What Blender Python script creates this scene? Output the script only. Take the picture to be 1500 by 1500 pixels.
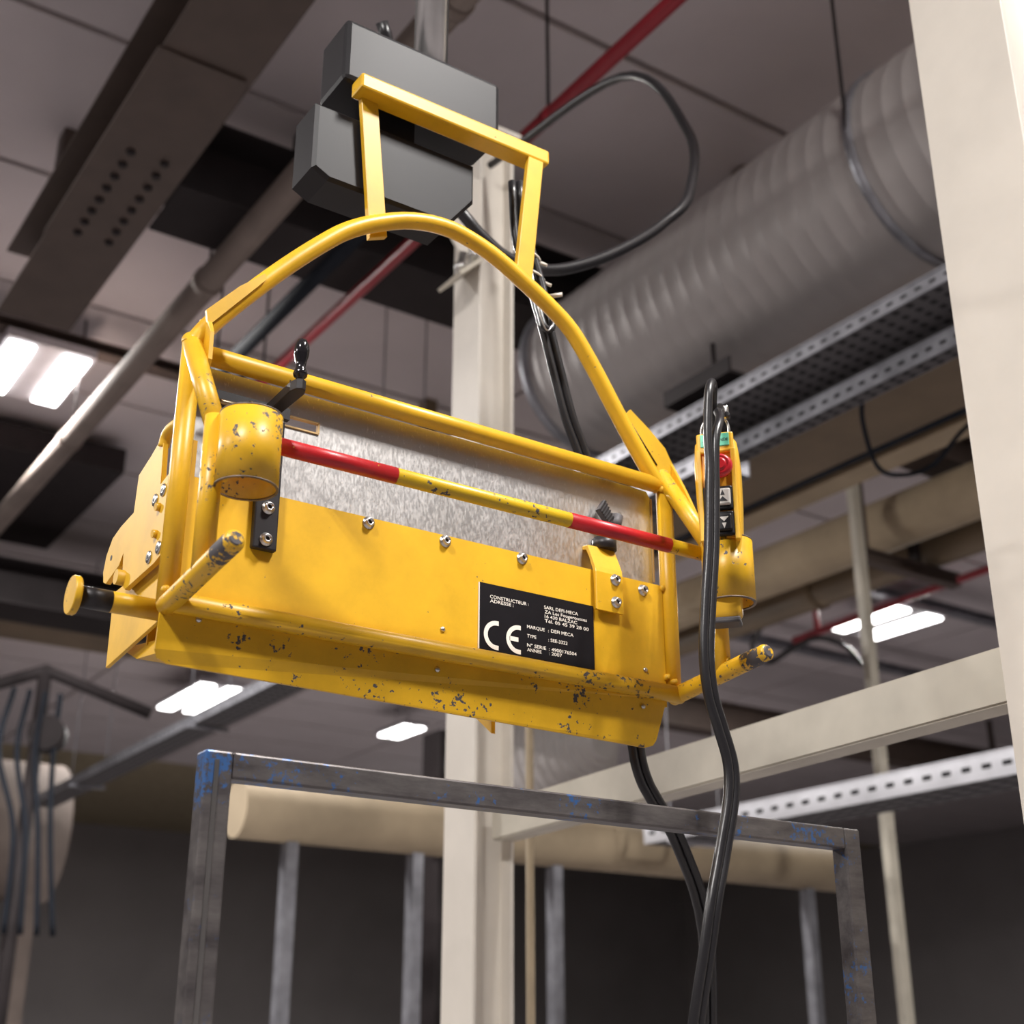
import bpy, bmesh, math, random
from mathutils import Vector, Matrix
random.seed(7)
R = math.radians
scene = bpy.context.scene
for o in list(bpy.data.objects): bpy.data.objects.remove(o, do_unlink=True)
COL = scene.collection

# ------------------------------------------------------------------ camera, world, exposure
cam_d = bpy.data.cameras.new('camera'); cam = bpy.data.objects.new('camera', cam_d); COL.objects.link(cam)
scene.camera = cam
cam_d.sensor_width = 36.0; cam_d.lens = 1975.0 * 36.0 / 1500.0
cam.location = (0, 0, 1.6)
cam.rotation_euler = (R(90 + 21.95), 0, R(56.02 - 90))
cam_d.clip_start = 0.05; cam_d.clip_end = 200
cam_d.dof.use_dof = True; cam_d.dof.focus_distance = 2.03; cam_d.dof.aperture_fstop = 4.0
w = bpy.data.worlds.new('world'); scene.world = w; w.use_nodes = True
w.node_tree.nodes['Background'].inputs[0].default_value = (0.75, 0.78, 0.85, 1)
w.node_tree.nodes['Background'].inputs[1].default_value = 0.03
scene.view_settings.view_transform = 'Standard'; scene.view_settings.look = 'None'
scene.view_settings.gamma = 1.0; scene.view_settings.use_curve_mapping = False
scene.view_settings.exposure = -0.24
LAMP_POWER = 260.0        # watts of each lamp bar in a ceiling fixture
LAMP_GLOW = 12.0

# ------------------------------------------------------------------ materials
def new_mat(name):
    m = bpy.data.materials.new(name); m.use_nodes = True
    nt = m.node_tree; return m, nt, nt.nodes['Principled BSDF']
def link(nt, a, b): nt.links.new(a, b)
def noise(nt, scale, detail=4, rough=0.55, vec=None, stretch=None):
    tc = nt.nodes.new('ShaderNodeTexCoord'); n = nt.nodes.new('ShaderNodeTexNoise')
    n.inputs['Scale'].default_value = scale; n.inputs['Detail'].default_value = detail; n.inputs['Roughness'].default_value = rough
    if stretch:
        mp = nt.nodes.new('ShaderNodeMapping'); mp.inputs['Scale'].default_value = stretch
        link(nt, tc.outputs['Object'], mp.inputs['Vector']); link(nt, mp.outputs[0], n.inputs['Vector'])
    else: link(nt, tc.outputs['Object'], n.inputs['Vector'])
    return n.outputs['Fac']
def ramp(nt, fac, p0, p1, c0, c1):
    r = nt.nodes.new('ShaderNodeValToRGB'); e = r.color_ramp.elements
    e[0].position = p0; e[1].position = p1
    e[0].color = c0 if len(c0) == 4 else (*c0, 1); e[1].color = c1 if len(c1) == 4 else (*c1, 1)
    link(nt, fac, r.inputs[0]); return r.outputs[0]
def mix(nt, fac, a, b):
    m = nt.nodes.new('ShaderNodeMix'); m.data_type = 'RGBA'
    if isinstance(fac, float): m.inputs[0].default_value = fac
    else: link(nt, fac, m.inputs[0])
    for s, v in ((6, a), (7, b)):
        if isinstance(v, tuple): m.inputs[s].default_value = (*v, 1)
        else: link(nt, v, m.inputs[s])
    return m.outputs[2]
def math_n(nt, op, a, b):
    m = nt.nodes.new('ShaderNodeMath'); m.operation = op
    for i, v in enumerate((a, b)):
        if isinstance(v, (int, float)): m.inputs[i].default_value = v
        else: link(nt, v, m.inputs[i])
    return m.outputs[0]
def bump(nt, bsdf, h, strength, dist=0.01):
    b = nt.nodes.new('ShaderNodeBump'); b.inputs['Strength'].default_value = strength; b.inputs['Distance'].default_value = dist
    link(nt, h, b.inputs['Height']); link(nt, b.outputs[0], bsdf.inputs['Normal'])
def plain(name, col, rough=0.5, metal=0.0, var=0.12, scale=6.0, bmp=0.0, spec=0.5):
    m, nt, b = new_mat(name); b.inputs['Specular IOR Level'].default_value = spec
    n = noise(nt, scale)
    c = ramp(nt, n, 0.3, 0.7, tuple(x * (1 - var) for x in col), tuple(min(1, x * (1 + var)) for x in col))
    link(nt, c, b.inputs['Base Color']); b.inputs['Roughness'].default_value = rough; b.inputs['Metallic'].default_value = metal
    if bmp: bump(nt, b, noise(nt, scale * 12, 3), bmp, 0.002)
    return m
def paint(name, col, chip, under=(0.075, 0.068, 0.075), rough=0.38, scale=120.0, dirt=0.10):
    """enamel paint; chip = how much of it is knocked off down to dark steel"""
    m, nt, b = new_mat(name)
    base = ramp(nt, noise(nt, 11, 6, 0.65), 0.32, 0.68, tuple(x * (1 - dirt * 1.6) for x in col), tuple(min(1, x * (1 + dirt * .5)) for x in col))
    v = math_n(nt, 'ADD', noise(nt, scale, 4, 0.6), math_n(nt, 'MULTIPLY', noise(nt, 14.0, 2), 0.55))
    t = 1.085 - 0.17 * chip
    f = ramp(nt, v, t / 2 - 0.004, t / 2 + 0.004, (0, 0, 0), (1, 1, 1))
    # ramp works on 0..1: halve the sum
    hv = math_n(nt, 'MULTIPLY', v, 0.5)
    r = f.node; nt.links.remove(r.inputs[0].links[0]); link(nt, hv, r.inputs[0])
    c = mix(nt, f, base, under)
    link(nt, c, b.inputs['Base Color'])
    rr = nt.nodes.new('ShaderNodeMapRange'); rr.inputs[3].default_value = rough; rr.inputs[4].default_value = 0.65
    link(nt, f, rr.inputs[0]); link(nt, rr.outputs[0], b.inputs['Roughness'])
    bump(nt, b, math_n(nt, 'SUBTRACT', math_n(nt, 'MULTIPLY', noise(nt, 160, 2), 0.12), f), 0.35, 0.0012)
    return m
YEL = (0.76, 0.43, 0.018)
M = {}
M['yel'] = paint('yellow_enamel', YEL, 0.18)
M['yel_worn'] = paint('yellow_enamel_worn', YEL, 0.85)
M['yel_chipped'] = paint('yellow_enamel_chipped', YEL, 1.05)
M['yel_bare'] = paint('yellow_enamel_rubbed_off', YEL, 2.0)
M['yel_clean'] = paint('yellow_enamel_clean', YEL, -0.3, rough=0.5)
M['yel_bar'] = paint('yellow_bar_enamel', (0.66, 0.42, 0.012), 0.95)
M['red_bar'] = paint('red_bar_enamel', (0.50, 0.012, 0.018), 0.15, under=(0.5, 0.33, 0.02))
M['yel_plastic'] = plain('yellow_plastic', (0.85, 0.48, 0.03), 0.42, var=0.05)
M['yel_plastic_deep'] = plain('orange_yellow_plastic', (0.75, 0.33, 0.015), 0.45, var=0.05)
M['black'] = plain('black_plastic', (0.016, 0.015, 0.017), 0.45, spec=0.25)
M['black_gloss'] = plain('black_gloss', (0.012, 0.011, 0.013), 0.12)
M['black_steel'] = plain('black_oxide_steel', (0.025, 0.023, 0.025), 0.42, 0.3)
M['rubber'] = plain('black_rubber', (0.016, 0.015, 0.017), 0.33, scale=20, bmp=0.1)
M['steel'] = plain('zinc_steel', (0.62, 0.61, 0.60), 0.28, 1.0)
M['rim_steel'] = plain('bare_dull_steel', (0.16, 0.125, 0.10), 0.5, 0.4, var=0.5, scale=40)
M['brass'] = plain('dull_brass', (0.36, 0.29, 0.20), 0.35, 1.0)
M['red_btn'] = plain('red_plastic', (0.62, 0.02, 0.03), 0.32, var=0.04)
M['green_lbl'] = plain('green_label', (0.16, 0.62, 0.42), 0.35, var=0.03)
M['grey_btn'] = plain('grey_button', (0.62, 0.58, 0.54), 0.5, var=0.04)
M['ink'] = plain('black_ink', (0.012, 0.012, 0.014), 0.6)
M['plate_black'] = plain('black_plate', (0.008, 0.007, 0.009), 0.5, scale=30, spec=0.15)
M['plate_white'] = plain('cream_print', (0.82, 0.76, 0.68), 0.6, var=0.03)
M['tie'] = plain('white_nylon', (0.68, 0.63, 0.56), 0.45)
M['ply'] = plain('raw_ochre_edge', (0.55, 0.36, 0.15), 0.6)
# spangled galvanised sheet
m, nt, b = new_mat('galvanised_sheet'); M['galv'] = m
sp = noise(nt, 300, 3, 0.6, stretch=(1.0, 1.0, 0.38)); big = noise(nt, 6, 5, 0.6)
b.inputs['Metallic'].default_value = 1.0
g1 = ramp(nt, big, 0.3, 0.72, (0.56, 0.54, 0.52), (0.76, 0.745, 0.74)); g2 = ramp(nt, sp, 0.62, 0.72, (0, 0, 0), (0.75, 0.75, 0.75))
link(nt, mix(nt, g2, g1, (0.96, 0.95, 0.94)), b.inputs['Base Color'])
link(nt, ramp(nt, sp, 0.3, 0.75, (0.48,) * 3, (0.30,) * 3), b.inputs['Roughness'])
bump(nt, b, sp, 0.10, 0.0007)
M['tray'] = plain('galvanised_tray', (0.30, 0.30, 0.33), 0.42, 0.6, var=0.25, scale=9)
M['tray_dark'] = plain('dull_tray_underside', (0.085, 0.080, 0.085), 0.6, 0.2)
M['tray_white'] = plain('pale_zinc', (0.62, 0.62, 0.66), 0.45, 0.3)
M['slot'] = plain('slot_shadow', (0.015, 0.014, 0.016), 0.9)
M['cream'] = plain('cream_column_paint', (0.70, 0.65, 0.58), 0.45, var=0.06, scale=5, bmp=0.08)
M['cream2'] = plain('dusty_cream_paint', (0.52, 0.48, 0.40), 0.5, var=0.16, scale=4, bmp=0.06)
M['ceil'] = plain('ceiling_panel', (0.57, 0.52, 0.53), 0.75, var=0.05, scale=1.5)
M['joint'] = plain('ceiling_joint', (0.36, 0.30, 0.20), 0.8)
M['dark'] = plain('dark_beam_paint', (0.026, 0.021, 0.022), 0.7, spec=0.2)
M['brown'] = plain('brown_beam_paint', (0.075, 0.052, 0.042), 0.6)
M['olive'] = plain('olive_brown_paint', (0.16, 0.115, 0.07), 0.6, var=0.2, scale=2)
M['beige'] = plain('beige_pipe_paint', (0.38, 0.30, 0.20), 0.8, var=0.15, scale=3)
M['pipegrey'] = plain('dusty_pipe', (0.21, 0.172, 0.152), 0.85, var=0.15, scale=3, spec=0.1)
M['redpipe'] = plain('red_sprinkler_paint', (0.26, 0.012, 0.022), 0.45)
M['bluedark'] = plain('dark_blue_conduit', (0.018, 0.021, 0.028), 0.75, spec=0.08)
M['duct'] = plain('galvanised_duct', (0.44, 0.41, 0.40), 0.5, 0.25, var=0.07, scale=1.2)
M['wall'] = plain('wall_paint', (0.25, 0.23, 0.23), 0.8, var=0.08, scale=0.6)
M['floor'] = plain('concrete_floor', (0.19, 0.175, 0.18), 0.6, var=0.15, scale=0.8)
M['housing'] = plain('lamp_housing', (0.45, 0.43, 0.46), 0.5)
m, nt, b = new_mat('lamp_diffuser'); M['glow'] = m
b.inputs['Base Color'].default_value = (0.9, 0.9, 0.9, 1)
b.inputs['Emission Color'].default_value = (1.0, 0.985, 0.96, 1); b.inputs['Emission Strength'].default_value = LAMP_GLOW
# scratched blue paint over bare steel
m, nt, b = new_mat('scratched_blue_steel'); M['blue'] = m
f = ramp(nt, math_n(nt, 'ADD', math_n(nt, 'MULTIPLY', noise(nt, 80, 5, 0.7), 0.55), math_n(nt, 'MULTIPLY', noise(nt, 9, 3), 0.45)), 0.56, 0.60, (0, 0, 0), (1, 1, 1))
st = ramp(nt, noise(nt, 30, 5, 0.7, stretch=(0.25, 1, 1)), 0.3, 0.7, (0.060, 0.052, 0.055), (0.17, 0.155, 0.15))
link(nt, mix(nt, f, st, (0.05, 0.13, 0.33)), b.inputs['Base Color']); b.inputs['Roughness'].default_value = 0.38; b.inputs['Metallic'].default_value = 0.45

# ------------------------------------------------------------------ mesh helpers
def box(bm, x0, x1, y0, y1, z0, z1, bev=0.0):
    vs = [bm.verts.new(p) for p in ((x0, y0, z0), (x1, y0, z0), (x1, y1, z0), (x0, y1, z0), (x0, y0, z1), (x1, y0, z1), (x1, y1, z1), (x0, y1, z1))]
    fs = [bm.faces.new([vs[i] for i in q]) for q in ((0, 3, 2, 1), (4, 5, 6, 7), (0, 1, 5, 4), (1, 2, 6, 5), (2, 3, 7, 6), (3, 0, 4, 7))]
    if bev:
        es = list({e for f in fs for e in f.edges})
        bmesh.ops.bevel(bm, geom=es, offset=bev, segments=2, profile=0.5, affect='EDGES')
    return bm
def frames(pts):
    pts = [Vector(p) for p in pts]; T = []
    for i in range(len(pts)):
        a = pts[max(i - 1, 0)]; c = pts[min(i + 1, len(pts) - 1)]; T.append((c - a).normalized())
    up = Vector((0, 0, 1)) if abs(T[0].z) < 0.9 else Vector((0, 1, 0))
    n = (up - T[0] * up.dot(T[0])).normalized(); out = []
    for i, t in enumerate(T):
        n = (n - t * n.dot(t)).normalized(); out.append((pts[i], n, t.cross(n)))
    return out
def tube(bm, pts, r, n=16, caps=True, rz=None):
    rings = []
    for k, (p, a, c) in enumerate(frames(pts)):
        rr = r[k] if isinstance(r, (list, tuple)) else r
        rings.append([bm.verts.new(p + a * math.cos(2 * math.pi * i / n) * rr + c * math.sin(2 * math.pi * i / n) * (rz or rr)) for i in range(n)])
    for A, B in zip(rings, rings[1:]):
        for i in range(n):
            f = bm.faces.new((A[i], A[(i + 1) % n], B[(i + 1) % n], B[i])); f.smooth = True
    if caps:
        bm.faces.new(list(reversed(rings[0]))); bm.faces.new(rings[-1])
    return bm
def hollow(bm, p0, p1, ro, ri, n=40):
    """open pipe with a wall"""
    F = frames([p0, p1]); loops = []
    for (p, a, c), rr in ((F[0], ro), (F[1], ro), (F[1], ri), (F[0], ri)):
        loops.append([bm.verts.new(p + a * math.cos(2 * math.pi * i / n) * rr + c * math.sin(2 * math.pi * i / n) * rr) for i in range(n)])
    for k in range(4):
        A, B = loops[k], loops[(k + 1) % 4]
        for i in range(n):
            f = bm.faces.new((A[i], A[(i + 1) % n], B[(i + 1) % n], B[i])); f.smooth = k in (0, 2)
    return bm
def spline(pts, n=8):
    P = [Vector(p) for p in pts]; P = [P[0] * 2 - P[1]] + P + [P[-1] * 2 - P[-2]]; out = []
    for i in range(1, len(P) - 2):
        for k in range(n):
            t = k / n; a, b_, c, d = P[i - 1], P[i], P[i + 1], P[i + 2]
            out.append(0.5 * ((2 * b_) + (c - a) * t + (2 * a - 5 * b_ + 4 * c - d) * t * t + (3 * b_ - a - 3 * c + d) * t ** 3))
    out.append(P[-2]); return out
def prism(bm, poly, axis, a0, a1, bev=0.0):
    """polygon (two free axes in order) pulled along axis"""
    def P(u, v, a): return {'x': (a, u, v), 'y': (u, a, v), 'z': (u, v, a)}[axis]
    A = [bm.verts.new(P(u, v, a0)) for u, v in poly]; B = [bm.verts.new(P(u, v, a1)) for u, v in poly]
    n = len(poly); fs = [bm.faces.new(A), bm.faces.new(list(reversed(B)))]
    for i in range(n): fs.append(bm.faces.new((A[i], B[i], B[(i + 1) % n], A[(i + 1) % n])))
    if bev: bmesh.ops.bevel(bm, geom=list(set(fs[0].edges) | set(fs[1].edges)), offset=bev, segments=1, affect='EDGES')
    return bm
def lathe(bm, prof, n=20):
    """(r, z) profile about z"""
    rings = []
    for r, z in prof: rings.append([bm.verts.new((r * math.cos(2 * math.pi * i / n), r * math.sin(2 * math.pi * i / n), z)) for i in range(n)])
    for A, B in zip(rings, rings[1:]):
        for i in range(n):
            f = bm.faces.new((A[i], A[(i + 1) % n], B[(i + 1) % n], B[i])); f.smooth = True
    bm.faces.new(list(reversed(rings[0]))); bm.faces.new(rings[-1])
    return bm
def rot_rect(cx, cy, a, b_, n=5):
    """rounded rectangle points, half sizes a, b_, corner radius n-gon"""
    r = min(a, b_) * 0.35; pts = []
    for sx, sy, st in ((1, 1, 0), (-1, 1, 90), (-1, -1, 180), (1, -1, 270)):
        for k in range(n):
            t = R(st + 90 * k / (n - 1)); pts.append((cx + sx * (a - r) + r * math.cos(t), cy + sy * (b_ - r) + r * math.sin(t)))
    return pts
NB = lambda: bmesh.new()
def mesh_of(bm, name, mat, off=(0, 0, 0)):
    bmesh.ops.recalc_face_normals(bm, faces=bm.faces[:])
    bmesh.ops.translate(bm, verts=bm.verts[:], vec=-Vector(off))
    me = bpy.data.meshes.new(name); bm.to_mesh(me); bm.free()
    if mat: me.materials.append(M[mat])
    return me
def tag(o, label=None, cat=None, group=None, kind=None):
    if label: o['label'] = label
    if cat: o['category'] = cat
    if group: o['group'] = group
    if kind: o['kind'] = kind
    return o
def root_of(o):
    while o.parent: o = o.parent
    return o
def thing(name, loc, label, cat, group=None, rotz=0):
    o = bpy.data.objects.new(name, None); COL.objects.link(o); o.location = loc; o.empty_display_size = 0.05
    o.rotation_euler[2] = rotz; return tag(o, label, cat, group)
def part(name, bm, mat, parent, label=None, local=False):
    """mesh given in world coordinates (or in the thing's own, local=True), parented"""
    off = (0, 0, 0) if local else root_of(parent).location
    o = bpy.data.objects.new(name, mesh_of(bm, name, mat, off)); COL.objects.link(o); o.parent = parent
    if label: o['label'] = label
    return o
def inst(name, me, parent, loc, rot=None, label=None):
    o = bpy.data.objects.new(name, me); COL.objects.link(o); o.parent = parent
    o.location = Vector(loc) - (Vector(root_of(parent).location) if parent is root_of(parent) else Vector(root_of(parent).location) + Vector(parent.location))
    if rot: o.rotation_euler = rot
    if label: o['label'] = label
    return o
def solo(name, bm, mat, label, cat, group=None, base=None):
    """a thing that is one mesh; origin at its base"""
    xs = [v.co for v in bm.verts]
    c = Vector(base) if base else Vector(((min(p.x for p in xs) + max(p.x for p in xs)) / 2, (min(p.y for p in xs) + max(p.y for p in xs)) / 2, min(p.z for p in xs)))
    o = bpy.data.objects.new(name, mesh_of(bm, name, mat, c)); COL.objects.link(o); o.location = c
    return tag(o, label, cat, group)
def struct(name, bm, mat, label=None):
    o = bpy.data.objects.new(name, mesh_of(bm, name, mat)); COL.objects.link(o)
    return tag(o, label, None, None, 'structure')
def text_mesh(body, width, cap, mat, name='lettering'):
    c = bpy.data.curves.new(name, 'FONT'); c.body = body; c.size = 1.0; c.extrude = 0.0; c.offset = 0.009; c.resolution_u = 3
    o = bpy.data.objects.new(name, c); COL.objects.link(o)
    bpy.context.view_layer.update()
    me = bpy.data.meshes.new_from_object(o.evaluated_get(bpy.context.evaluated_depsgraph_get()))
    bpy.data.objects.remove(o); bpy.data.curves.remove(c)
    x0 = min(v.co.x for v in me.vertices); x1 = max(v.co.x for v in me.vertices)
    for v in me.vertices: v.co.x = (v.co.x - x0) * width / (x1 - x0); v.co.y *= cap / 0.70
    me.materials.clear(); me.materials.append(M[mat]); me.name = name
    return me

# ------------------------------------------------------------------ the hall: floor, walls, ceiling
X0, X1, Y0, Y1, ZC = -12.0, 26.0, -12.0, 30.0, 6.3
struct('floor', box(NB(), X0, X1, Y0, Y1, -0.2, 0.0), 'floor', 'grey concrete hall floor')
struct('wall_back', box(NB(), X0, X1, Y1, Y1 + 0.2, 0, ZC + 0.2), 'wall', 'grey far hall wall')
struct('wall_front', box(NB(), X0, X1, Y0 - 0.2, Y0, 0, ZC + 0.2), 'wall', 'grey hall wall')
struct('wall_left', box(NB(), X0 - 0.2, X0, Y0, Y1, 0, ZC + 0.2), 'wall', 'grey hall side wall')
struct('wall_right', box(NB(), X1, X1 + 0.2, Y0, Y1, 0, ZC + 0.2), 'wall', 'grey hall side wall')
ceil = struct('ceiling', box(NB(), X0, X1, Y0, Y1, ZC, ZC + 0.2), 'joint', 'flat panelled ceiling with ochre joints')
TX, TY = 2.6, 1.3
tile = mesh_of(box(NB(), -TX / 2 + 0.022, TX / 2 - 0.022, -TY / 2 + 0.022, TY / 2 - 0.022, -0.05, 0.0), 'ceiling_panel', 'ceil')
tiles = []
for i in range(-5, 10):
    for j in range(-9, 17):
        cx = 6.45 + (i - 2) * TX; cy = 8.73 + (j - 6) * TY
        if X0 + 1.3 < cx < X1 - 1.3 and Y0 + .65 < cy < Y1 - .65: tiles.append((cx, cy))
tiles.sort(key=lambda t: abs(math.atan2(t[1], t[0]) - R(56)) > R(32) or t[0] + t[1] < 3)
rest = NB()
for k, (cx, cy) in enumerate(tiles):
    if k < 290:
        o = bpy.data.objects.new('ceiling_panel', tile); COL.objects.link(o); o.parent = ceil; o.location = (cx, cy, ZC)
    else: box(rest, cx - TX / 2 + .022, cx + TX / 2 - .022, cy - TY / 2 + .022, cy + TY / 2 - .022, ZC - .05, ZC)
if len(rest.verts):
    o = bpy.data.objects.new('ceiling_panels', mesh_of(rest, 'ceiling_panels', 'ceil')); COL.objects.link(o); o.parent = ceil; o['kind'] = 'stuff'

# ceiling lamps: two glowing bars in a housing, hung on rods
def ceiling_light(cx, cy, label, group=None, z=5.9, bw=0.17, bl=0.78, pitch=0.36, power=LAMP_POWER):
    t = thing('ceiling_light', (cx, cy, z), label, 'ceiling light', group)
    part('housing', box(NB(), -pitch / 2 - bw / 2 - .03, pitch / 2 + bw / 2 + .03, -bl / 2 - .05, bl / 2 + .05, 0.004, 0.07, 0.008), 'housing', t, local=True)
    for s in (-1, 1):
        part('lamp_bar', box(NB(), s * pitch / 2 - bw / 2, s * pitch / 2 + bw / 2, -bl / 2, bl / 2, -0.02, 0.004, 0.006), 'glow', t, local=True)
        part('hanger_rod', tube(NB(), [(s * pitch / 2, 0, 0.06), (s * pitch / 2, 0, ZC - 0.05 - z)], 0.008, 8), 'housing', t, local=True)
    for s in (-1, 1):
        ld = bpy.data.lights.new('lamp_light', 'AREA'); ld.shape = 'RECTANGLE'; ld.size = bw - .01; ld.size_y = bl - .01; ld.energy = power
        ld.color = (1.0, 0.965, 0.93)
        l = bpy.data.objects.new('lamp_light', ld); COL.objects.link(l); l.parent = t; l.location = (s * pitch / 2, 0, -0.024)
    return t
ceiling_light(1.86, 8.58, 'twin bar ceiling light beside the cream pipe and the dark splice-plated beam')
ceiling_light(11.05, 9.25, 'twin bar ceiling light behind the thin cream vertical post', bw=0.25, bl=0.92, pitch=0.5)
ceiling_light(6.22, 16.5, 'twin bar ceiling light above the slim cable tray', bw=0.2, bl=1.5)
ceiling_light(9.35, 16.7, 'twin bar ceiling light beyond the cream bracketed column', bw=0.14, bl=0.75, pitch=0.2)
for x, y in ((1.95, -0.6), (-2.7, -0.6), (6.6, -0.6), (-2.7, 8.6), (-7.3, 3.5)):
    ceiling_light(x, y, 'twin bar ceiling light of the hall lamp rows', 'hall lamp rows')

# ------------------------------------------------------------------ overhead steel, pipes, ducts
def ibeam(bm, ax, a0, a1, c, z0, z1, wf, tf=0.012, tw=0.01):
    """I section running along x or y: bottom and top flange and web"""
    for (lo, hi, zz0, zz1) in ((c - wf / 2, c + wf / 2, z0, z0 + tf), (c - wf / 2, c + wf / 2, z1 - tf, z1), (c - tw / 2, c + tw / 2, z0 + tf, z1 - tf)):
        if ax == 'x': box(bm, a0, a1, lo, hi, zz0, zz1)
        else: box(bm, lo, hi, a0, a1, zz0, zz1)
    return bm
def rod_to_ceiling(bm, x, y, z, r=0.008): return tube(bm, [(x, y, z), (x, y, ZC - 0.05)], r, 8)

# wide brown beam with bolted splice plate (upper left)
t = thing('roof_beam', (1.40, 3, 5.2), 'wide dark brown roof beam with a splice plate and bolt rows', 'beam')
part('beam', ibeam(NB(), 'y', -2, 6.62, 1.395, 5.215, 5.6, 0.38), 'brown', t)
part('hanger', box(NB(), 1.34, 1.45, 6.3, 6.42, 5.6, ZC - 0.05), 'brown', t)
part('hanger', box(NB(), 1.34, 1.45, 1.0, 1.12, 5.6, ZC - 0.05), 'brown', t)
part('splice_plate', prism(NB(), [(1.19, 4.2), (1.55, 4.2), (1.575, 4.3), (1.575, 5.62), (1.555, 5.72), (1.19, 5.72)], 'z', 5.2, 5.214), 'brown', t)
bolt_big = mesh_of(lathe(NB(), [(0.017, -0.016), (0.02, -0.012), (0.02, 0)], 6), 'bolt', 'dark')
for x in (1.32, 1.47):
    for k in range(8): inst('bolt', bolt_big, t, (x, 5.62 - k * 0.105, 5.2))
# dark cross beam
t = thing('cross_beam', (3.2, 5.65, 5.5), 'black cross beam passing behind the cream column', 'beam')
part('beam', ibeam(NB(), 'x', 1.72, 6.5, 5.645, 5.5, 5.95, 0.44), 'dark', t)
part('hanger', box(NB(), 2.4, 2.48, 5.6, 5.69, 5.95, ZC - .05), 'dark', t); part('hanger', box(NB(), 5.4, 5.48, 5.6, 5.69, 5.95, ZC - .05), 'dark', t)
# cream pipe on the left
def long_pipe(name, label, x, z, y0, y1, r, mat, collars=(), rods=(), cat='pipe'):
    t = thing(name, (x, (y0 + y1) / 2, z - r), label, cat)
    part('pipe', tube(NB(), [(x, y0, z), (x, y1, z)], r, 24), mat, t)
    for y in collars: part('collar', tube(NB(), [(x, y - .03, z), (x, y + .03, z)], r * 1.12, 24), mat, t)
    for y in rods: part('hanger_rod', rod_to_ceiling(NB(), x, y, z + r * .9), 'dark', t)
    return t
long_pipe('ceiling_pipe', 'dusty cream pipe running past the twin lights left of the gripper', 2.09, 5.36, -1, 14, 0.072, 'pipegrey', (5.95, 8.3, 3.5), (5.95, 8.3, 3.5, 11.5))
long_pipe('sprinkler_pipe', 'red sprinkler pipe above the crank handle', 2.82, 5.4, 0.5, 7.6, 0.034, 'redpipe', (6.9, 3.9), (6.9, 3.9))
long_pipe('conduit', 'thin black conduit between the cream pipe and the red pipe', 2.63, 5.5, 4.5, 7.6, 0.045, 'bluedark', (), (5.1, 7.2))
t = thing('ceiling_rail', (2.6, 8.24, 6.0), 'slim dark ceiling rail crossing above the cream pipe', 'rail')
part('rail', ibeam(NB(), 'x', 0.8, 3.6, 8.24, 5.98, 6.06, 0.13), 'brown', t)
for x in (1.2, 3.2): part('hanger', box(NB(), x, x + .03, 8.22, 8.26, 6.06, ZC - .05), 'brown', t)
# black flat duct and dark beams lower left
t = thing('flat_duct', (1.9, 11.0, 5.93), 'flat black rectangular duct under the ceiling', 'duct')
part('body', box(NB(), 0.4, 2.97, 9.97, 12.1, 5.93, 6.15, 0.02), 'dark', t)
for x in (0.8, 2.3): part('hanger', box(NB(), x, x + .04, 10.9, 10.95, 6.15, ZC - .05), 'dark', t)
t = thing('cross_beam', (2.8, 10.75, 5.4), 'black cross beam under the flat black duct', 'beam')
part('beam', ibeam(NB(), 'x', 0.2, 8.0, 11.65, 5.15, 5.55, 0.55), 'dark', t)
for x in (1.2, 4.2): part('hanger', box(NB(), x, x + .05, 11.62, 11.68, 5.55, ZC - .05), 'dark', t)
t = thing('cross_beam', (2.8, 12.9, 5.2), 'ochre brown box beam crossing behind the roller peg', 'beam')
part('beam', box(NB(), 0.6, 9.0, 12.2, 13.0, 5.3, 5.65), 'olive', t)
for x in (1.6, 5.2): part('hanger', box(NB(), x, x + .05, 12.5, 12.56, 5.65, ZC - .05), 'olive', t)

# big spiral duct
def spiral_duct(label, x, z, r, y0, y1, pitch, rods):
    t = thing('ventilation_duct', (x, (y0 + y1) / 2, z - r), label, 'duct')
    bm = NB(); prof = []; y = y0
    k = 0
    while y < y1:
        prof += [(y, r), (y + pitch * .80, r), (y + pitch * .86, r * 1.0045), (y + pitch * .94, r * 1.0045)]; y += pitch
    n = 56; rings = []
    for yy, rr in prof: rings.append([bm.verts.new((x + rr * math.cos(2 * math.pi * i / n), min(yy, y1) + (i / n) * pitch * 0.0, z + rr * math.sin(2 * math.pi * i / n))) for i in range(n)])
    for A, B in zip(rings, rings[1:]):
        for i in range(n):
            f = bm.faces.new((A[i], A[(i + 1) % n], B[(i + 1) % n], B[i])); f.smooth = True
    bm.faces.new(rings[0]); bm.faces.new(rings[-1])
    part('spiral_tube', bm, 'duct', t)
    part('end_flange', hollow(NB(), (x, y1 - .03, z), (x, y1 + .02, z), r * 1.05, r * .97, 48), 'tray', t)
    for y in rods:
        for s in (-1, 1): part('hanger_rod', tube(NB(), [(x + s * r * 1.02, y, z), (x + s * r * 1.02, y, ZC - .05)], 0.008, 8), 'dark', t)
        part('hanger_band', hollow(NB(), (x, y - .02, z), (x, y + .02, z), r * 1.035, r * 1.01, 40), 'tray', t)
    return t
spiral_duct('huge grey spiral ventilation duct above the control pendant', 4.14, 5.12, 0.455, -2.0, 5.35, 0.105, (1.2, 3.0))
spiral_duct('grey spiral duct far behind, seen under the gripper', 6.1, 3.75, 0.5, 8.35, 9.2, 0.14, (8.6, 9.0))
d2 = [o for o in COL.objects if o.name == 'ventilation_duct.001'][0]
bm = NB(); rr = .5; yy = 8.35; pts = []; rad = []
for k in range(9):
    pts += [(6.1, yy, 3.75), (6.1, yy - .05, 3.75), (6.1, yy - .052, 3.75)]; rad += [rr, rr - .012, rr - .035]; rr -= .045; yy -= .06
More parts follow.
